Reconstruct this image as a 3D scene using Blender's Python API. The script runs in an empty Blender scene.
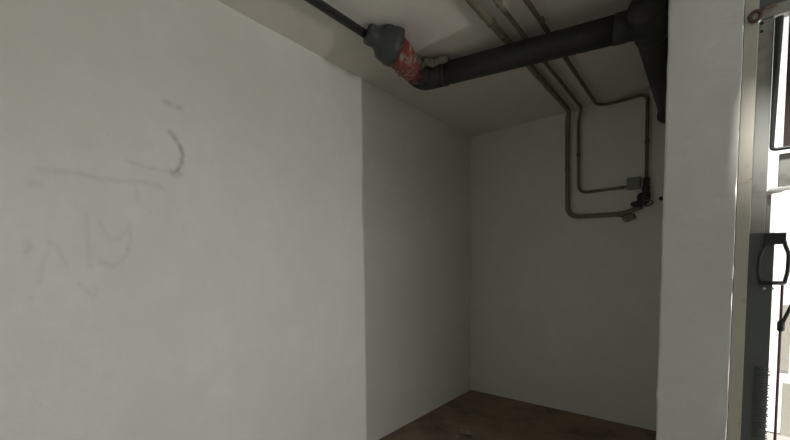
import bpy, bmesh, math, random
from mathutils import Vector, Matrix, noise
C = bpy.context.scene.collection
SC = bpy.context.scene
random.seed(4)

# ------------------------------------------------------------------ measurements
H = 2.40                        # ceiling height
CAM = Vector((1.65457, -3.31693, 1.19383))
F, PX, PY = 373.844, 367.05, 289.586     # focal length and principal point for a 790 x 440 frame
RV = Vector((0.742757, 0.669412, -0.014159))
UV = Vector((-0.027747, 0.051902, 0.998267))
WV = Vector((-0.668986, 0.741076, -0.057125))
FACE = -1.523                   # plane of the wall end beside the doorway
WI, WO = 1.532, 1.728           # inner and outer face of the right wall


def on(x, y, ax, v):
    """where the sight line through a point of the photograph meets the plane axis = v"""
    d = RV * ((x - PX) / F) - UV * ((y - PY) / F) + WV
    return CAM + d * ((v - CAM[ax]) / d[ax])


# ------------------------------------------------------------------ materials
def nodes(name):
    m = bpy.data.materials.new(name)
    m.use_nodes = True
    t = m.node_tree
    return m, t, t.nodes['Principled BSDF']


def N(t, kind, **kw):
    n = t.nodes.new(kind)
    for k, v in kw.items():
        if k in n.inputs:
            n.inputs[k].default_value = v
        else:
            setattr(n, k, v)
    return n


def ramp(t, src, stops):
    r = t.nodes.new('ShaderNodeValToRGB')
    e = r.color_ramp.elements
    while len(e) < len(stops):
        e.new(0.5)
    for i, (p, c) in enumerate(stops):
        e[i].position = p
        e[i].color = (*c, 1) if len(c) == 3 else c
    t.links.new(src, r.inputs[0])
    return r


def g(v):
    return (v, v, v)


def mixc(t, a, b, fac, mode='MIX'):
    n = t.nodes.new('ShaderNodeMix')
    n.data_type = 'RGBA'
    n.blend_type = mode
    for sock, val in ((n.inputs[6], a), (n.inputs[7], b), (n.inputs[0], fac)):
        if isinstance(val, (int, float)):
            sock.default_value = val
        elif isinstance(val, tuple):
            sock.default_value = (*val, 1)
        else:
            t.links.new(val, sock)
    return n.outputs[2]


def coords(t):
    return t.nodes.new('ShaderNodeTexCoord').outputs['Object']


def tex(t, co, scale, detail=6, rough=0.6, **kw):
    n = N(t, 'ShaderNodeTexNoise', Scale=scale, Detail=detail, Roughness=rough)
    t.links.new(co, n.inputs['Vector'])
    return n.outputs['Fac']


def plaster(name, base, dirt, marks=False, bump=0.35):
    m, t, b = nodes(name)
    co = coords(t)
    big = ramp(t, tex(t, co, 1.7, 5), [(0.3, g(0)), (0.72, g(1))]).outputs[0]
    mid = ramp(t, tex(t, co, 9, 7, 0.7), [(0.35, g(0)), (0.75, g(1))]).outputs[0]
    spk = ramp(t, tex(t, co, 38, 4, 0.5), [(0.68, g(0)), (0.76, g(1))]).outputs[0]
    c = mixc(t, base, dirt, big)
    c2 = mixc(t, c, tuple(x * 0.90 for x in base), mid)
    f = N(t, 'ShaderNodeMath', operation='MULTIPLY')
    f.inputs[1].default_value = 0.22
    t.links.new(spk, f.inputs[0])
    c3 = mixc(t, c2, tuple(x * 0.62 for x in dirt), f.outputs[0])
    if marks:
        at = N(t, 'ShaderNodeAttribute', attribute_name='soot')
        c3 = mixc(t, c3, (0.10, 0.10, 0.10), at.outputs['Fac'])
        at2 = N(t, 'ShaderNodeAttribute', attribute_name='rust')
        c3 = mixc(t, c3, (0.42, 0.30, 0.20), at2.outputs['Fac'])
    t.links.new(c3, b.inputs['Base Color'])
    b.inputs['Roughness'].default_value = 0.88
    b.inputs['Specular IOR Level'].default_value = 0.25
    b1 = N(t, 'ShaderNodeBump', Strength=bump, Distance=0.02)
    t.links.new(tex(t, co, 7, 8, 0.65), b1.inputs['Height'])
    b2 = N(t, 'ShaderNodeBump', Strength=0.12, Distance=0.004)
    t.links.new(tex(t, co, 70, 3), b2.inputs['Height'])
    t.links.new(b1.outputs[0], b2.inputs['Normal'])
    t.links.new(b2.outputs[0], b.inputs['Normal'])
    return m


def paint(name, col, rough=0.5, metal=0.0, worn=None, amount=0.5, scale=14, bump=0.15):
    m, t, b = nodes(name)
    co = coords(t)
    n = tex(t, co, scale, 7, 0.65)
    if worn:
        r = ramp(t, n, [(amount, g(0)), (min(1, amount + 0.14), g(1))]).outputs[0]
        c = mixc(t, col, worn, r)
    else:
        c = mixc(t, col, tuple(x * 0.8 for x in col), n)
    t.links.new(c, b.inputs['Base Color'])
    b.inputs['Roughness'].default_value = rough
    b.inputs['Metallic'].default_value = metal
    bn = N(t, 'ShaderNodeBump', Strength=bump, Distance=0.004)
    t.links.new(tex(t, co, scale * 3, 5), bn.inputs['Height'])
    t.links.new(bn.outputs[0], b.inputs['Normal'])
    return m


def floor_material():
    m, t, b = nodes('dirty_floor')
    co = coords(t)
    a = ramp(t, tex(t, co, 3.2, 8, 0.65), [(0.30, (0.10, 0.068, 0.044)), (0.50, (0.23, 0.165, 0.115)), (0.75, (0.32, 0.245, 0.175))]).outputs[0]
    f = ramp(t, tex(t, co, 30, 5, 0.7), [(0.62, g(0)), (0.70, g(1))]).outputs[0]
    ff = N(t, 'ShaderNodeMath', operation='MULTIPLY')
    ff.inputs[1].default_value = 0.5
    t.links.new(f, ff.inputs[0])
    c = mixc(t, a, (0.40, 0.33, 0.25), ff.outputs[0])
    t.links.new(c, b.inputs['Base Color'])
    b.inputs['Roughness'].default_value = 0.8
    bn = N(t, 'ShaderNodeBump', Strength=0.5, Distance=0.01)
    t.links.new(tex(t, co, 25, 8, 0.7), bn.inputs['Height'])
    t.links.new(bn.outputs[0], b.inputs['Normal'])
    return m


def glass_material():
    m, t, b = nodes('window_glass')
    b.inputs['Base Color'].default_value = (0.92, 0.94, 0.93, 1)
    b.inputs['Roughness'].default_value = 0.03
    b.inputs['Transmission Weight'].default_value = 1.0
    b.inputs['IOR'].default_value = 1.02
    return m


WALL = (0.835, 0.846, 0.81)
DIRT = (0.74, 0.747, 0.685)
M = dict(
    wall=plaster('whitewashed_plaster', WALL, DIRT),
    marked=plaster('whitewashed_plaster_with_scribbles', WALL, DIRT, marks=True),
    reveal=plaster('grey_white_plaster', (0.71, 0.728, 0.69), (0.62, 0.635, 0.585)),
    ceiling=plaster('ceiling_plaster', (0.80, 0.775, 0.72), (0.70, 0.67, 0.60), bump=0.25),
    floor=floor_material(),
    drain=paint('dark_drain_pipe', (0.032, 0.032, 0.031), 0.55, worn=(0.09, 0.087, 0.08), amount=0.64, scale=22),
    lead=paint('grey_fitting', (0.052, 0.060, 0.058), 0.55, worn=(0.03, 0.032, 0.032), amount=0.55, scale=18),
    thin=paint('dark_grey_plastic', (0.04, 0.042, 0.044), 0.5),
    red=paint('red_sealant', (0.21, 0.045, 0.038), 0.85, worn=(0.34, 0.26, 0.21), amount=0.48, scale=34, bump=0.6),
    putty=paint('grey_putty', (0.25, 0.24, 0.185), 0.85, worn=(0.13, 0.12, 0.09), amount=0.5, scale=30, bump=0.6),
    steel_pipe=paint('painted_water_pipe', (0.20, 0.18, 0.13), 0.6, worn=(0.10, 0.075, 0.05), amount=0.54, scale=18),
    steel_brown=paint('rusty_water_pipe', (0.16, 0.13, 0.09), 0.65, worn=(0.07, 0.05, 0.035), amount=0.52, scale=20),
    box=paint('grey_box', (0.24, 0.25, 0.23), 0.7),
    black=paint('blackened_brass', (0.035, 0.032, 0.030), 0.55, worn=(0.12, 0.09, 0.06), amount=0.6, scale=50),
    beige=paint('beige_steel_paint', (0.52, 0.50, 0.43), 0.42, worn=(0.30, 0.22, 0.15), amount=0.60, scale=10),
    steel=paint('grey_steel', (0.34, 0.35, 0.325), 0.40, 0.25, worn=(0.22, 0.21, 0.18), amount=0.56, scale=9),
    dark_steel=paint('dark_steel', (0.12, 0.135, 0.13), 0.45, 0.2, worn=(0.14, 0.12, 0.10), amount=0.58, scale=14),
    iron=paint('black_iron', (0.022, 0.024, 0.024), 0.42, worn=(0.06, 0.055, 0.05), amount=0.62, scale=40),
    rust=paint('rusty_iron', (0.10, 0.058, 0.042), 0.8, worn=(0.07, 0.04, 0.03), amount=0.52, scale=40, bump=0.5),
    brown=paint('dark_brown_sheet', (0.05, 0.034, 0.027), 0.45),
    maroon=paint('maroon_rod', (0.20, 0.085, 0.10), 0.35),
    white=paint('white_paint', (0.82, 0.82, 0.80), 0.5),
    panel=paint('grey_gate_panel', (0.30, 0.29, 0.25), 0.6),
    concrete=paint('concrete', (0.30, 0.29, 0.265), 0.85, scale=5),
    glass=glass_material(),
)

# ------------------------------------------------------------------ mesh helpers


def obj(name, bm, mat, parent=None, smooth=False):
    me = bpy.data.meshes.new(name)
    bmesh.ops.recalc_face_normals(bm, faces=bm.faces)
    bm.to_mesh(me)
    bm.free()
    me.materials.append(mat)
    if smooth:
        for p in me.polygons:
            p.use_smooth = True
    o = bpy.data.objects.new(name, me)
    C.objects.link(o)
    if parent:
        o.parent = parent
        o.matrix_parent_inverse = Matrix.Translation(parent.location).inverted()
    return o


def thing(name, loc, label, cat, group=None):
    o = bpy.data.objects.new(name, None)
    o.empty_display_size = 0.05
    o.location = loc
    C.objects.link(o)
    tag(o, label, cat, group)
    return o


def tag(o, label, cat, group=None):
    o['label'] = label
    o['category'] = cat
    if group:
        o['group'] = group
    return o


def structure(o, label, cat):
    o['kind'] = 'structure'
    return tag(o, label, cat)


def box(bm, x0, x1, y0, y1, z0, z1, bevel=0.0):
    b = bmesh.new()
    v = [b.verts.new(p) for p in ((x0, y0, z0), (x1, y0, z0), (x1, y1, z0), (x0, y1, z0), (x0, y0, z1), (x1, y0, z1), (x1, y1, z1), (x0, y1, z1))]
    for f in ((3, 2, 1, 0), (4, 5, 6, 7), (0, 1, 5, 4), (1, 2, 6, 5), (2, 3, 7, 6), (3, 0, 4, 7)):
        b.faces.new([v[i] for i in f])
    if bevel:
        bmesh.ops.bevel(b, geom=b.edges[:], offset=bevel, segments=2, profile=0.6, affect='EDGES')
    me = bpy.data.meshes.new('tmp')
    b.to_mesh(me)
    b.free()
    bm.from_mesh(me)
    bpy.data.meshes.remove(me)
    return bm


def rounded(pts, rad, seg=7):
    """polyline with its corners turned into arcs"""
    pts = [Vector(p) for p in pts]
    out = [pts[0]]
    for i in range(1, len(pts) - 1):
        a, b, c = pts[i - 1], pts[i], pts[i + 1]
        r = rad[i - 1] if isinstance(rad, (list, tuple)) else rad
        r = min(r, (a - b).length * 0.49, (c - b).length * 0.49)
        p, q = b + (a - b).normalized() * r, b + (c - b).normalized() * r
        for k in range(seg + 1):
            s = k / seg
            out.append(p * (1 - s) ** 2 + b * 2 * s * (1 - s) + q * s * s)
    out.append(pts[-1])
    return out


def sweep(bm, pts, radius, sides=16, wob=0.0, cap=True):
    pts = [Vector(p) for p in pts]
    n = len(pts)
    rads = radius if isinstance(radius, (list, tuple)) else [radius] * n
    tans = []
    for i in range(n):
        a, b = pts[max(i - 1, 0)], pts[min(i + 1, n - 1)]
        tans.append((b - a).normalized())
    ref = Vector((0, 0, 1)) if abs(tans[0].z) < 0.9 else Vector((1, 0, 0))
    nv = (ref - tans[0] * ref.dot(tans[0])).normalized()
    rings = []
    for i in range(n):
        nv = (nv - tans[i] * nv.dot(tans[i])).normalized()
        bv = tans[i].cross(nv)
        ring = []
        for k in range(sides):
            a = 2 * math.pi * k / sides
            d = nv * math.cos(a) + bv * math.sin(a)
            rr = rads[i] * (1 + (wob * noise.noise(pts[i] * 30 + d * 3) if wob else 0))
            ring.append(bm.verts.new(pts[i] + d * rr))
        rings.append(ring)
    for i in range(n - 1):
        for k in range(sides):
            bm.faces.new((rings[i][k], rings[i][(k + 1) % sides], rings[i + 1][(k + 1) % sides], rings[i + 1][k]))
    if cap:
        bm.faces.new(list(reversed(rings[0])))
        bm.faces.new(rings[-1])
    return bm


def densify(pts, step):
    out = []
    for a, b in zip(pts[:-1], pts[1:]):
        a, b = Vector(a), Vector(b)
        k = max(1, int((b - a).length / step))
        out += [a.lerp(b, i / k) for i in range(k)]
    out.append(Vector(pts[-1]))
    return out


def lathe(bm, a, b, prof, sides=28, wob=0.0):
    """prof: (s along a-b in metres, radius)"""
    a, b = Vector(a), Vector(b)
    d = (b - a).normalized()
    return sweep(bm, [a + d * s for s, r in prof], [r for s, r in prof], sides, wob)


def lump(bm, c, r, amp=0.25, freq=12, sub=3):
    q = bmesh.new()
    bmesh.ops.create_icosphere(q, subdivisions=sub, radius=1)
    for v in q.verts:
        d = v.co.normalized()
        k = 1 + amp * noise.noise(d * 1.7 + Vector(c) * freq)
        v.co = Vector((d.x * r[0], d.y * r[1], d.z * r[2])) * k + Vector(c)
    me = bpy.data.meshes.new('tmp')
    q.to_mesh(me)
    q.free()
    bm.from_mesh(me)
    bpy.data.meshes.remove(me)
    return bm


# ------------------------------------------------------------------ the room
YB = -4.30
B = bmesh.new

structure(obj('floor', box(B(), -0.2, WO, YB - 0.2, 0.2, -0.15, 0.0), M['floor']), 'dirty brown bare floor of the small white room', 'floor')
structure(obj('ceiling', box(B(), -0.2, WO, YB - 0.2, 0.2, H, H + 0.2), M['ceiling']), 'flat whitewashed ceiling above the pipes', 'ceiling')
structure(obj('wall_back', box(B(), 0.0, WI, 0.0, 0.2, 0.0, H), M['wall']), 'shaded whitewashed wall at the back carrying the thin water pipes', 'wall')
structure(obj('wall_front', box(B(), 0.0, WI, YB - 0.2, YB, 0.0, H), M['wall']), 'white wall at the near end of the room', 'wall')

# left wall: a fine grid that carries the smudged scribbles as an attribute of the paint
STROKES = [  # pixel polylines, half width in px, strength, channel
    ([(170, 132), (175, 138), (180, 146), (182.5, 155), (182, 163), (178, 170), (174, 174)], 1.7, 0.50, 0),
    ([(171, 172), (176, 175), (179, 174)], 2.2, 0.36, 0),
    ([(174, 171), (160, 170), (146, 167), (134, 163), (124, 160)], 1.2, 0.14, 0),
    ([(40, 170), (58, 171), (78, 173), (100, 179), (118, 181), (140, 182), (160, 186)], 2.0, 0.12, 0),
    ([(166, 102), (172, 105), (180, 108)], 2.2, 0.26, 0),
    ([(134, 184), (137, 192), (138, 200)], 1.6, 0.10, 0),
    ([(152, 186), (160, 186), (163, 190)], 1.8, 0.12, 0),
    ([(100, 222), (104, 230), (110, 239), (118, 240), (126, 232), (129, 224)], 1.8, 0.10, 0),
    ([(129, 224), (130, 240), (128, 252), (121, 262), (112, 266), (100, 262)], 1.8, 0.12, 0),
    ([(86, 214), (87, 232), (89, 250), (90, 268)], 1.6, 0.08, 0),
    ([(26, 240), (30, 246), (25, 252)], 2.4, 0.12, 0),
    ([(50, 242), (56, 246), (62, 256), (67, 266)], 1.4, 0.20, 1),
    ([(50, 243), (46, 254), (42, 268), (38, 284)], 1.6, 0.09, 0),
    ([(80, 284), (88, 292), (93, 298), (97, 290)], 1.8, 0.11, 0),
    ([(30, 182), (38, 184)], 3.0, 0.10, 0),
    ([(86, 142), (96, 143)], 5.0, 0.07, 0),
]


def left_wall():
    bm = bmesh.new()
    so, ru = [], []
    y0, y1, z0, z1 = -3.40, -2.0, 0.70, 2.0
    segs = []
    for pl, w, s, ch in STROKES:
        q = [on(x, y, 0, 0.0) for x, y in pl]
        for a, b in zip(q[:-1], q[1:]):
            segs.append((a.y, a.z, b.y, b.z, w * 0.0052, s, ch))
    ys = [YB - 0.2, YB, -3.8] + [y0 + i * 0.006 for i in range(int((y1 - y0) / 0.006) + 1)] + [-1.7, -1.4, -1.0, -0.5, 0, 0.2]
    zs = [0, 0.3] + [z0 + i * 0.006 for i in range(int((z1 - z0) / 0.006) + 1)] + [2.1, 2.25, H]
    grid = []
    for z in zs:
        row = []
        for y in ys:
            row.append(bm.verts.new((0, y, z)))
            v = [0.0, 0.0]
            if y0 <= y <= y1 and z0 <= z <= z1:
                for ay, az, by, bz, w, s, ch in segs:
                    if min(ay, by) - 4 * w > y or max(ay, by) + 4 * w < y or min(az, bz) - 4 * w > z or max(az, bz) + 4 * w < z:
                        continue
                    dy, dz = by - ay, bz - az
                    u = max(0, min(1, ((y - ay) * dy + (z - az) * dz) / (dy * dy + dz * dz + 1e-9)))
                    dd = math.hypot(y - ay - u * dy, z - az - u * dz)
                    k = s * math.exp(-(dd / w) ** 2) * (0.75 + 0.6 * noise.noise(Vector((y * 40, z * 40, 3))))
                    v[ch] = max(v[ch], k)
            so.append(v[0])
            ru.append(v[1])
        grid.append(row)
    for i in range(len(zs) - 1):
        for j in range(len(ys) - 1):
            bm.faces.new((grid[i][j], grid[i][j + 1], grid[i + 1][j + 1], grid[i + 1][j]))
    # the thickness behind the face
    nv = len(so)
    box(bm, -0.2, -0.001, YB - 0.2, 0.2, 0, H)
    o = obj('wall_left', bm, M['marked'])
    me = o.data
    for nm, vals in (('soot', so), ('rust', ru)):
        a = me.attributes.new(nm, 'FLOAT', 'POINT')
        a.data.foreach_set('value', vals + [0.0] * (len(me.vertices) - nv))
    return structure(o, 'long whitewashed wall with faint dark scribbles', 'wall')


left_wall()


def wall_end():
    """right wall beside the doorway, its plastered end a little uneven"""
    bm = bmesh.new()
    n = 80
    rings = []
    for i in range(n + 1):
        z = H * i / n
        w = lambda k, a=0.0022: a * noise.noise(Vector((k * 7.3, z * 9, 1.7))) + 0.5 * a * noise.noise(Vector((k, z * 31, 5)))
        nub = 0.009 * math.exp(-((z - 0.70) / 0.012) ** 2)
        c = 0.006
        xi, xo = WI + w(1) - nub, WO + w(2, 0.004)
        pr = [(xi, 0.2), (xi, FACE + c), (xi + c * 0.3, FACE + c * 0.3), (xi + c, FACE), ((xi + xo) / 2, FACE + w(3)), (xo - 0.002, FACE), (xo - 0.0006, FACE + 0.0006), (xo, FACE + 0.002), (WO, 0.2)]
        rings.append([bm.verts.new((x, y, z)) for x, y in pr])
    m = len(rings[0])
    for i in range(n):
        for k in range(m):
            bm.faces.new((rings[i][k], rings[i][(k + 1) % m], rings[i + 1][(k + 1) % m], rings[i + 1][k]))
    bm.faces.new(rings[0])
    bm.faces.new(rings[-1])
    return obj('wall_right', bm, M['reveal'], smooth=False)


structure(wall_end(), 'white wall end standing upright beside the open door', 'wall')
structure(obj('wall_right_near', box(B(), WI, WO, YB - 0.2, -3.95, 0, H), M['wall']), 'white wall on the near side of the doorway', 'wall')
structure(obj('beam', box(B(), WI, WO, -3.95, FACE, 2.17, H), M['wall']), 'white lintel over the doorway', 'beam')

# ------------------------------------------------------------------ thick drain
PL, PR_ = Vector((0.40, -1.345, 2.325)), Vector((1.442, -1.200, 2.265))
drain = thing('drain_pipe', PR_, 'thick dark drain pipe crossing under the ceiling to the right wall', 'pipe')
R = 0.0615
dr = (PR_ - PL).normalized()
bm = sweep(B(), [PL + dr * 0.06, PR_], R, 32)
obj('pipe', bm, M['drain'], drain, True)
el = rounded([PL + dr * 0.11, PL - dr * 0.030, PL + Vector((-0.030, -0.085, 0.0))], 0.1, 12)
bm = sweep(B(), el, R + 0.003, 32)
lathe(bm, PL + dr * 0.09, PR_, [(0, R), (0.001, R + 0.0045), (0.02, R + 0.0045), (0.021, R)], 32)
obj('elbow', bm, M['drain'], drain, True)
bm = B()
lathe(bm, PR_ + Vector((0, -0.13, 0)), PR_ + Vector((0, 1, 0)), [(0, R + 0.002), (0.010, R + 0.005), (0.04, R + 0.005), (0.045, R + 0.002), (0.215, R + 0.002), (0.22, R + 0.006), (0.25, R + 0.006), (0.252, R + 0.001)], 32)
lathe(bm, PR_ - dr * 0.13, PR_, [(0, R), (0.002, R + 0.004), (0.05, R + 0.004), (0.054, R + 0.002), (0.13, R + 0.002)], 32)
sweep(bm, [PR_, PR_ + Vector((0, 0, H - 0.002 - PR_.z))], R + 0.003, 28)
obj('tee', bm, M['drain'], drain, True)
END = Vector((1.452, -0.002, 2.235))
bm = sweep(B(), [PR_ + Vector((0, 0.1, 0)), END], R, 32)
obj('pipe', bm, M['drain'], drain, True)
bm = lump(B(), END + Vector((0, -0.034, -0.02)), (0.070, 0.028, 0.080), 0.2, 9)
obj('wall_collar', bm, M['drain'], drain, True)
bm = B()
for k in range(16):
    c = on(412 + k * 2.1, 62 - 2 * math.sin(k) - k * 0.1 + random.uniform(-1, 3), 2, 2.368)
    lump(bm, c, (random.uniform(0.018, 0.032), random.uniform(0.018, 0.03), random.uniform(0.016, 0.030)), 0.6, 23, 2)
for v in bm.verts:
    v.co.z = min(v.co.z, H - 0.001)
putty = obj('putty', bm, M['putty'], drain, True)
putty['label'] = 'lumpy grey putty on top of the elbow'

# ------------------------------------------------------------------ thin waste pipe with its fat fitting
A0, A1 = Vector((0.319, -4.295, 2.363)), Vector((0.366, -1.84, 2.360))
waste = thing('waste_pipe', A1, 'thin dark waste pipe along the left with fat grey fitting and red sealant', 'pipe')
bm = sweep(B(), [A0, A0.lerp(A1, 0.5), A1 + Vector((0, 0.03, 0))], 0.0195, 20)
obj('pipe', bm, M['thin'], waste, True)
FA, FB = on(368, 33.5, 2, 2.352), on(398.5, 50, 2, 2.306)
fd = (FB - FA).normalized()
fl = (FB - FA).length
bm = lathe(B(), FA - fd * 0.008, FB, [(0, 0.020), (0.001, 0.040), (0.010, 0.046), (0.045, 0.048), (0.052, 0.045), (0.068, 0.055), (0.085, 0.074), (0.10, 0.080), (fl - 0.05, 0.086), (fl - 0.04, 0.089), (fl - 0.006, 0.089), (fl, 0.072)], 32, 0.07)
for v in bm.verts:
    v.co.z = min(v.co.z, H - 0.001)
obj('fitting', bm, M['lead'], waste, True)
RB, RC = on(405, 63, 2, 2.306), on(415, 76, 2, 2.318)
rp = rounded([FB - fd * 0.012, RB, RC], 0.06, 14)
rr = [(0.066 - 0.016 * i / (len(rp) - 1)) * (1 + 0.07 * math.sin(i * 2.6)) for i in range(len(rp))]
bm = sweep(B(), rp, rr, 40, 0.22)
for k in range(30):
    a = random.uniform(0, 2 * math.pi)
    q = random.randrange(2, len(rp) - 1)
    c = rp[q] + Vector((math.cos(a) * rr[q], 0, math.sin(a) * rr[q]))
    lump(bm, c, (0.010, random.uniform(0.008, 0.016), random.uniform(0.008, 0.020)), 0.7, 31, 1)
for v in bm.verts:
    v.co.z = min(v.co.z, H - 0.002)
red = obj('sealant', bm, M['red'], waste, True)
red['label'] = 'red and whitish sealant smeared around the joint'

# ------------------------------------------------------------------ three thin water pipes
ZC, YW = H - 0.0245, -0.0245
GW = 'thin water pipes on the ceiling and back wall'


def water_pipe(pts, rad, r, mat, label, mounts):
    t = thing('water_pipe', pts[-1], label, 'pipe', GW)
    obj('pipe', sweep(B(), densify(rounded(pts, rad, 8), 0.06), r, 14, 0.10), mat, t, True)
    for p, ax in mounts:
        bm = B()
        w = Vector(p)
        e = {'x': Vector((0.009, 0, 0)), 'y': Vector((0, 0.009, 0)), 'z': Vector((0, 0, 0.009))}[ax]
        sweep(bm, [w - e, w + e], r + 0.004, 14)
        obj('clip', bm, mat, t, True)
    return t


water_pipe([(0.852, -4.295, ZC), (0.850, -0.085, ZC), (0.824, YW, ZC - 0.065), (0.836, YW, 1.578), (1.20, YW, 1.560), (1.315, YW, 1.605)], [0.05, 0.06, 0.08, 0.1], 0.0165,
           M['steel_pipe'], 'thickest water pipe running down the back wall in the widest bend', [((0.852, -1.50, ZC), 'y'), ((0.8298, YW, 1.95), 'z'), ((1.18, YW, 1.561), 'x')])
water_pipe([(0.934, -4.295, ZC), (0.932, -0.075, ZC), (0.901, YW, ZC - 0.065), (0.910, YW, 1.752), (1.235, YW, 1.752)], [0.05, 0.06, 0.07], 0.0108,
           M['steel_pipe'], 'slim water pipe inside the thickest one, ending at the small grey box', [((0.934, -1.60, ZC), 'y'), ((0.9045, YW, 2.05), 'z')])
water_pipe([(1.037, -4.295, ZC), (1.031, -0.075, ZC - 0.002), (1.10, YW, ZC - 0.004), (1.328, YW, ZC + 0.002), (1.336, YW, 1.66)], [0.07, 0.05, 0.05], 0.0108,
           M['steel_brown'], 'brown water pipe turning along the ceiling corner and straight down to the valve', [((1.037, -1.35, ZC), 'y'), ((1.333, YW, 2.05), 'z')])

bx = thing('junction_box', (1.262, -0.02, 1.772), 'small square grey box on the back wall above the valve', 'box')
obj('body', box(B(), 1.222, 1.302, -0.045, 0.0, 1.732, 1.812, 0.004), M['box'], bx)
obj('lid', box(B(), 1.228, 1.296, -0.050, -0.045, 1.738, 1.806, 0.002), M['box'], bx)

vl = thing('stop_valve', (1.325, -0.03, 1.66), 'blackened stop valve where the water pipes meet on the back wall', 'valve')
bm = lathe(B(), (1.336, -0.028, 1.80), (1.333, -0.028, 1.60), [(0, 0.016), (0.02, 0.020), (0.06, 0.018), (0.062, 0.024), (0.09, 0.024), (0.092, 0.020), (0.12, 0.027), (0.16, 0.026), (0.18, 0.018)], 16, 0.2)
lump(bm, (1.318, -0.03, 1.655), (0.030, 0.028, 0.036), 0.5, 17)
lump(bm, (1.290, -0.03, 1.622), (0.040, 0.026, 0.024), 0.5, 21)
obj('body', bm, M['black'], vl, True)
bm = B()
ring = [Vector((1.350 + 0.026 * math.cos(a), -0.062 + 0.006 * math.sin(a), 1.618 + 0.020 * math.sin(a))) for a in [2 * math.pi * k / 24 for k in range(25)]]
sweep(bm, ring, 0.006, 10)
sweep(bm, [(1.345, -0.03, 1.625), (1.350, -0.064, 1.618)], 0.007, 10)
obj('handwheel', bm, M['steel_brown'], vl, True)
bm = lump(B(), (1.235, -0.008, 1.535), (0.038, 0.014, 0.030), 0.4, 13)
tag(obj('putty_patch', bm, M['putty'], None, True), 'beige lump of putty on the wall just under the valve pipe', 'putty')
hk = thing('wall_bolt', (1.42, -0.01, 1.647), 'small dark bolt head in the wall right of the valve', 'bolt')
bm = lathe(B(), (1.42, 0.0, 1.647), (1.42, -0.03, 1.647), [(0, 0.016), (0.006, 0.016), (0.007, 0.011), (0.02, 0.010), (0.022, 0.006)], 6)
obj('head', bm, M['black'], hk)

# crumbs on the floor
for k, (x, y, s) in enumerate([(466, 434, 0.045), (456, 437, 0.018), (474, 437, 0.016)]):
    p = on(x, y, 2, 0.0)
    bm = lump(B(), (p.x, p.y, s * 0.30), (s, s * 0.8, s * 0.35), 0.5, 11 + k, 2)
    tag(obj('plaster_crumb', bm, M['putty']), ['largest pale plaster crumb on the brown floor', 'small plaster crumb on the floor left of the largest crumb', 'small plaster crumb on the floor right of the largest crumb'][k], 'crumb', 'plaster crumbs on the floor')

# ------------------------------------------------------------------ the open door
YD = -1.50
fr = obj('trim_1', box(box(B(), WO + 0.002, 1.763, -1.520, -1.513, 0, 2.40, 0.001), WO + 0.002, 1.735, -1.513, -1.47, 0, 2.40, 0.001), M['beige'])
structure(fr, 'peeling beige steel door frame beside the wall end', 'door frame')

door = thing('door_1', (1.76, YD, 0.02), 'grey steel door standing open against the daylight', 'door')
door['kind'] = 'structure'
XE = 2.50
bm = box(B(), 1.765, 1.8005, YD, YD + 0.035, 0.03, 1.985, 0.003)
box(bm, 1.8005, 1.812, YD + 0.002, YD + 0.033, 0.03, 1.43, 0.002)
obj('stile', bm, M['steel'], door)
obj('top_rail', box(B(), 1.770, XE, YD - 0.004, YD + 0.035, 1.986, 2.022, 0.003), M['steel'], door)
obj('stile', box(B(), XE - 0.04, XE, YD, YD + 0.035, 0.03, 1.985, 0.003), M['steel'], door)
obj('bottom_rail', box(B(), 1.813, XE - 0.041, YD, YD + 0.035, 0.03, 0.13, 0.003), M['steel'], door)
# upper light with its own dark frame
bm = B()
wf = rounded([(1.806, YD - 0.006, 1.975), (1.806, YD - 0.006, 1.560), (2.45, YD - 0.006, 1.560)], 0.012, 5)
sweep(bm, [p + Vector((0.004 * max(0, (p.z - 1.56) / 0.41), 0, 0)) for p in densify(wf, 0.03)], [0.0055 + 0.0045 * max(0, (p.z - 1.56) / 0.41) for p in densify(wf, 0.03)], 10)
sweep(bm, [(2.45, YD - 0.006, 1.560), (2.45, YD - 0.006, 1.975)], 0.0055, 10)
obj('window_frame', bm, M['iron'], door, True)
obj('panel', box(B(), 1.8335, 2.44, YD + 0.012, YD + 0.018, 1.567, 1.984), M['brown'], door)
obj('pane', box(B(), 1.813, 1.8330, YD + 0.013, YD + 0.017, 1.567, 1.984), M['glass'], door)
# bracket below the upper light
bm = box(B(), 1.826, 2.455, YD + 0.008, YD + 0.026, 1.440, 1.548, 0.003)
obj('mid_rail', bm, M['steel'], door)
bm = lathe(B(), (1.802, YD - 0.012, 1.425), (1.90, YD - 0.012, 1.438), [(0, 0.004), (0.004, 0.009), (0.03, 0.010), (0.034, 0.007), (0.06, 0.007)], 12)
obj('bolt', bm, M['white'], door, True)
# dark lock box with its bristle strip lower down
bm = box(B(), 1.757, 1.8225, YD - 0.0125, YD - 0.001, 0.03, 1.292, 0.002)
lock = obj('lock_plate', bm, M['dark_steel'], door)
lock['label'] = 'dark steel plate covering the lower stile'
bm = B()
for k in range(26):
    z = 0.84 - k * 0.0095
    sweep(bm, [(1.790, YD - 0.0135, z), (1.8250 + random.uniform(-0.002, 0.002), YD - 0.0145, z + random.uniform(-0.002, 0.002))], 0.0028, 6)
obj('bristles', bm, M['dark_steel'], door, True)
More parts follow.
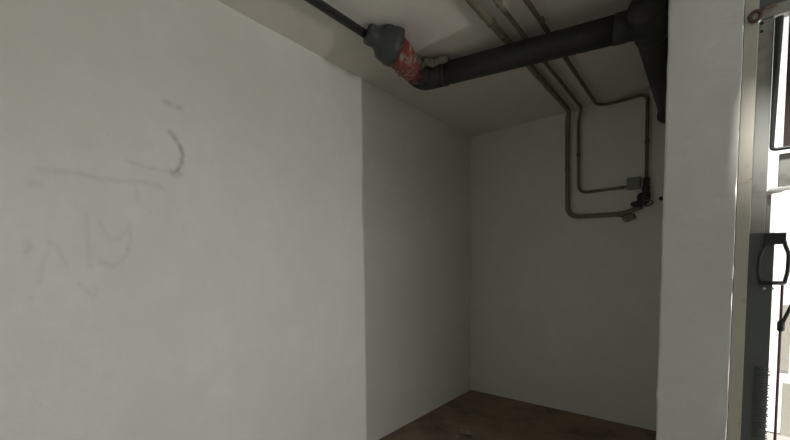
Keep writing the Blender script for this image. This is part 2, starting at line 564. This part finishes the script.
# pull handle: a flat bracket with two bowed arms
hd = obj('handle', box(B(), 1.797, 1.8455, YD - 0.034, YD - 0.020, 1.252, 1.289, 0.003), M['iron'], door)
bm = B()
for s, xs in ((0, (1.803, 1.800, 1.789, 1.787, 1.793)), (1, (1.842, 1.845, 1.853, 1.8525, 1.846))):
    zs = (1.262, 1.245, 1.222, 1.165, 1.125)
    sweep(bm, densify(rounded([(x, YD - 0.027, z) for x, z in zip(xs, zs)], 0.012, 4), 0.02), 0.0052, 10)
sweep(bm, [(1.790, YD - 0.027, 1.127), (1.848, YD - 0.027, 1.127)], 0.0062, 10)
obj('grip', bm, M['iron'], hd, True)
bm = B()
for x in (1.803, 1.822):
    lathe(bm, (x, YD - 0.012, 1.108), (x, YD - 0.04, 1.108), [(0, 0.004), (0.008, 0.004), (0.010, 0.002)], 10)
scr = obj('screw', bm, M['white'], hd, True)
# locking rod and its lever
bm = sweep(B(), [(1.8435, YD - 0.015, 1.120), (1.8445, YD - 0.015, 0.20)], 0.0036, 10)
obj('lock_rod', bm, M['maroon'], door, True)
bm = B()
sweep(bm, rounded([(1.885, YD - 0.025, 1.16), (1.866, YD - 0.025, 1.06), (1.851, YD - 0.022, 1.010), (1.845, YD - 0.018, 0.985)], 0.02, 5), 0.0050, 10)
lathe(bm, (1.8445, YD - 0.018, 1.004), (1.8445, YD - 0.018, 0.97), [(0, 0.006), (0.004, 0.009), (0.030, 0.009), (0.034, 0.006)], 12)
obj('lever', bm, M['iron'], door, True)
# rusty hinge eye at the top corner
bm = B()
ring = [Vector((1.7545 + 0.0125 * math.cos(a), YD - 0.024, 1.994 + 0.0155 * math.sin(a))) for a in [2 * math.pi * k / 24 for k in range(25)]]
sweep(bm, ring, 0.0052, 10, 0.3)
sweep(bm, [(1.763, YD - 0.024, 2.004), (1.775, YD - 0.020, 2.012), (1.80, YD - 0.010, 2.018)], 0.005, 10, 0.2)
obj('hinge_eye', bm, M['rust'], door, True)
bm = B()
for z in (1.975, 1.950):
    lathe(bm, (1.772, YD + 0.002, z), (1.772, YD - 0.01, z), [(0, 0.0045), (0.003, 0.0045), (0.005, 0.002)], 10)
obj('rivet', bm, M['iron'], door, True)

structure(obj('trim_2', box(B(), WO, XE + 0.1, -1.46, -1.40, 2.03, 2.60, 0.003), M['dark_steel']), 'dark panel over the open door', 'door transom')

# ------------------------------------------------------------------ outside
structure(obj('ground', box(B(), WO, 12, -12, 8, -0.15, -0.01), M['concrete']), 'concrete ground outside the doorway', 'ground')
structure(obj('sky_blocker_wall', box(B(), WO, 4.6, -5.0, -4.6, -0.01, 4.5), M['concrete']), 'unseen grey wall added outside to block part of the sky', 'wall')  # out-of-view wall, added to cut the sky light from this side
YG = 0.5
gate = thing('gate', (2.6, YG, 0), 'white gate with grey panels in glaring daylight behind the door', 'gate')
obj('frame', box(B(), 1.76, 4.2, YG, YG + 0.06, 0.0, 2.6), M['white'], gate)
def gate_panel(px0, px1, py0, py1):
    a, b = on(px0, py0, 1, YG - 0.02), on(px1, py1, 1, YG - 0.02)
    obj('panel', box(B(), a.x, b.x, YG - 0.012, YG, b.z, a.z, 0.003), M['panel'], gate)
gate_panel(783, 789, 305, 372)
gate_panel(783, 789, 383, 470)

structure(obj('sun_blocker_1', box(B(), 1.60, 1.96, -4.2, -2.215, 2.60, 2.66, 0.003), M['dark_steel']), 'unseen dark sheet added over the doorway to block the sun', 'sun blocker')  # out-of-view sheet, added so only a band of sun reaches the door
structure(obj('sun_blocker_2', box(B(), 1.60, 1.96, -2.035, -1.40, 2.60, 2.66, 0.003), M['dark_steel']), 'unseen dark sheet added above the open door to block the sun', 'hood')  # second added sheet, out of view; the gap between shapes the sun band

# ------------------------------------------------------------------ light
def world():
    w = bpy.data.worlds.new('overcast_sky')
    SC.world = w
    w.use_nodes = True
    t = w.node_tree
    bg = t.nodes['Background']
    co = t.nodes.new('ShaderNodeTexCoord').outputs['Generated']
    sp = t.nodes.new('ShaderNodeSeparateXYZ')
    t.links.new(co, sp.inputs[0])
    r = ramp(t, sp.outputs['Z'], [(0.0, (0.52, 0.522, 0.505)), (0.30, (1.20, 1.205, 1.18)), (0.75, (0.30, 0.305, 0.30))])
    t.links.new(r.outputs[0], bg.inputs['Color'])
    bg.inputs['Strength'].default_value = 1.0


world()


def lamp(kind, name, loc, target, energy, color=(1, 1, 1), **kw):
    l = bpy.data.lights.new(name, kind)
    l.energy = energy
    l.color = color
    for k, v in kw.items():
        setattr(l, k, v)
    o = bpy.data.objects.new(name, l)
    o.location = loc
    o.rotation_euler = (Vector(target) - Vector(loc)).to_track_quat('-Z', 'Y').to_euler()
    C.objects.link(o)
    return o


lamp('AREA', 'added_strip_lamp', (5.5, FACE - 0.034, 0.36), (0, FACE - 0.034, 1.2), 37, (1, 0.985, 0.95), shape='RECTANGLE', size=0.06, size_y=0.66)  # unseen strip lamp, added to throw the sharp shadow edge on the left wall
lamp('SUN', 'sunlight', (2, -4, 6), (2.06, -4 + 3, 6 - 1.7 * 3), 9.0, (1, 0.97, 0.92), angle=0.10)

# ------------------------------------------------------------------ camera
cd = bpy.data.cameras.new('camera')
cam = bpy.data.objects.new('camera', cd)
C.objects.link(cam)
cam.matrix_world = Matrix(((RV.x, UV.x, -WV.x, CAM.x), (RV.y, UV.y, -WV.y, CAM.y), (RV.z, UV.z, -WV.z, CAM.z), (0, 0, 0, 1)))
cd.sensor_fit = 'HORIZONTAL'
cd.sensor_width = 36
cd.lens = F / 790 * 36
cd.shift_x = (395 - PX) / 790
cd.shift_y = (PY - 220) / 790
cd.clip_start = 0.02
SC.camera = cam
vs = SC.view_settings
vs.view_transform = 'Standard'
vs.look = 'None'
vs.exposure = 0.0
vs.gamma = 1.0
vs.use_curve_mapping = False
SC.cycles.max_bounces = 10
SC.cycles.diffuse_bounces = 6
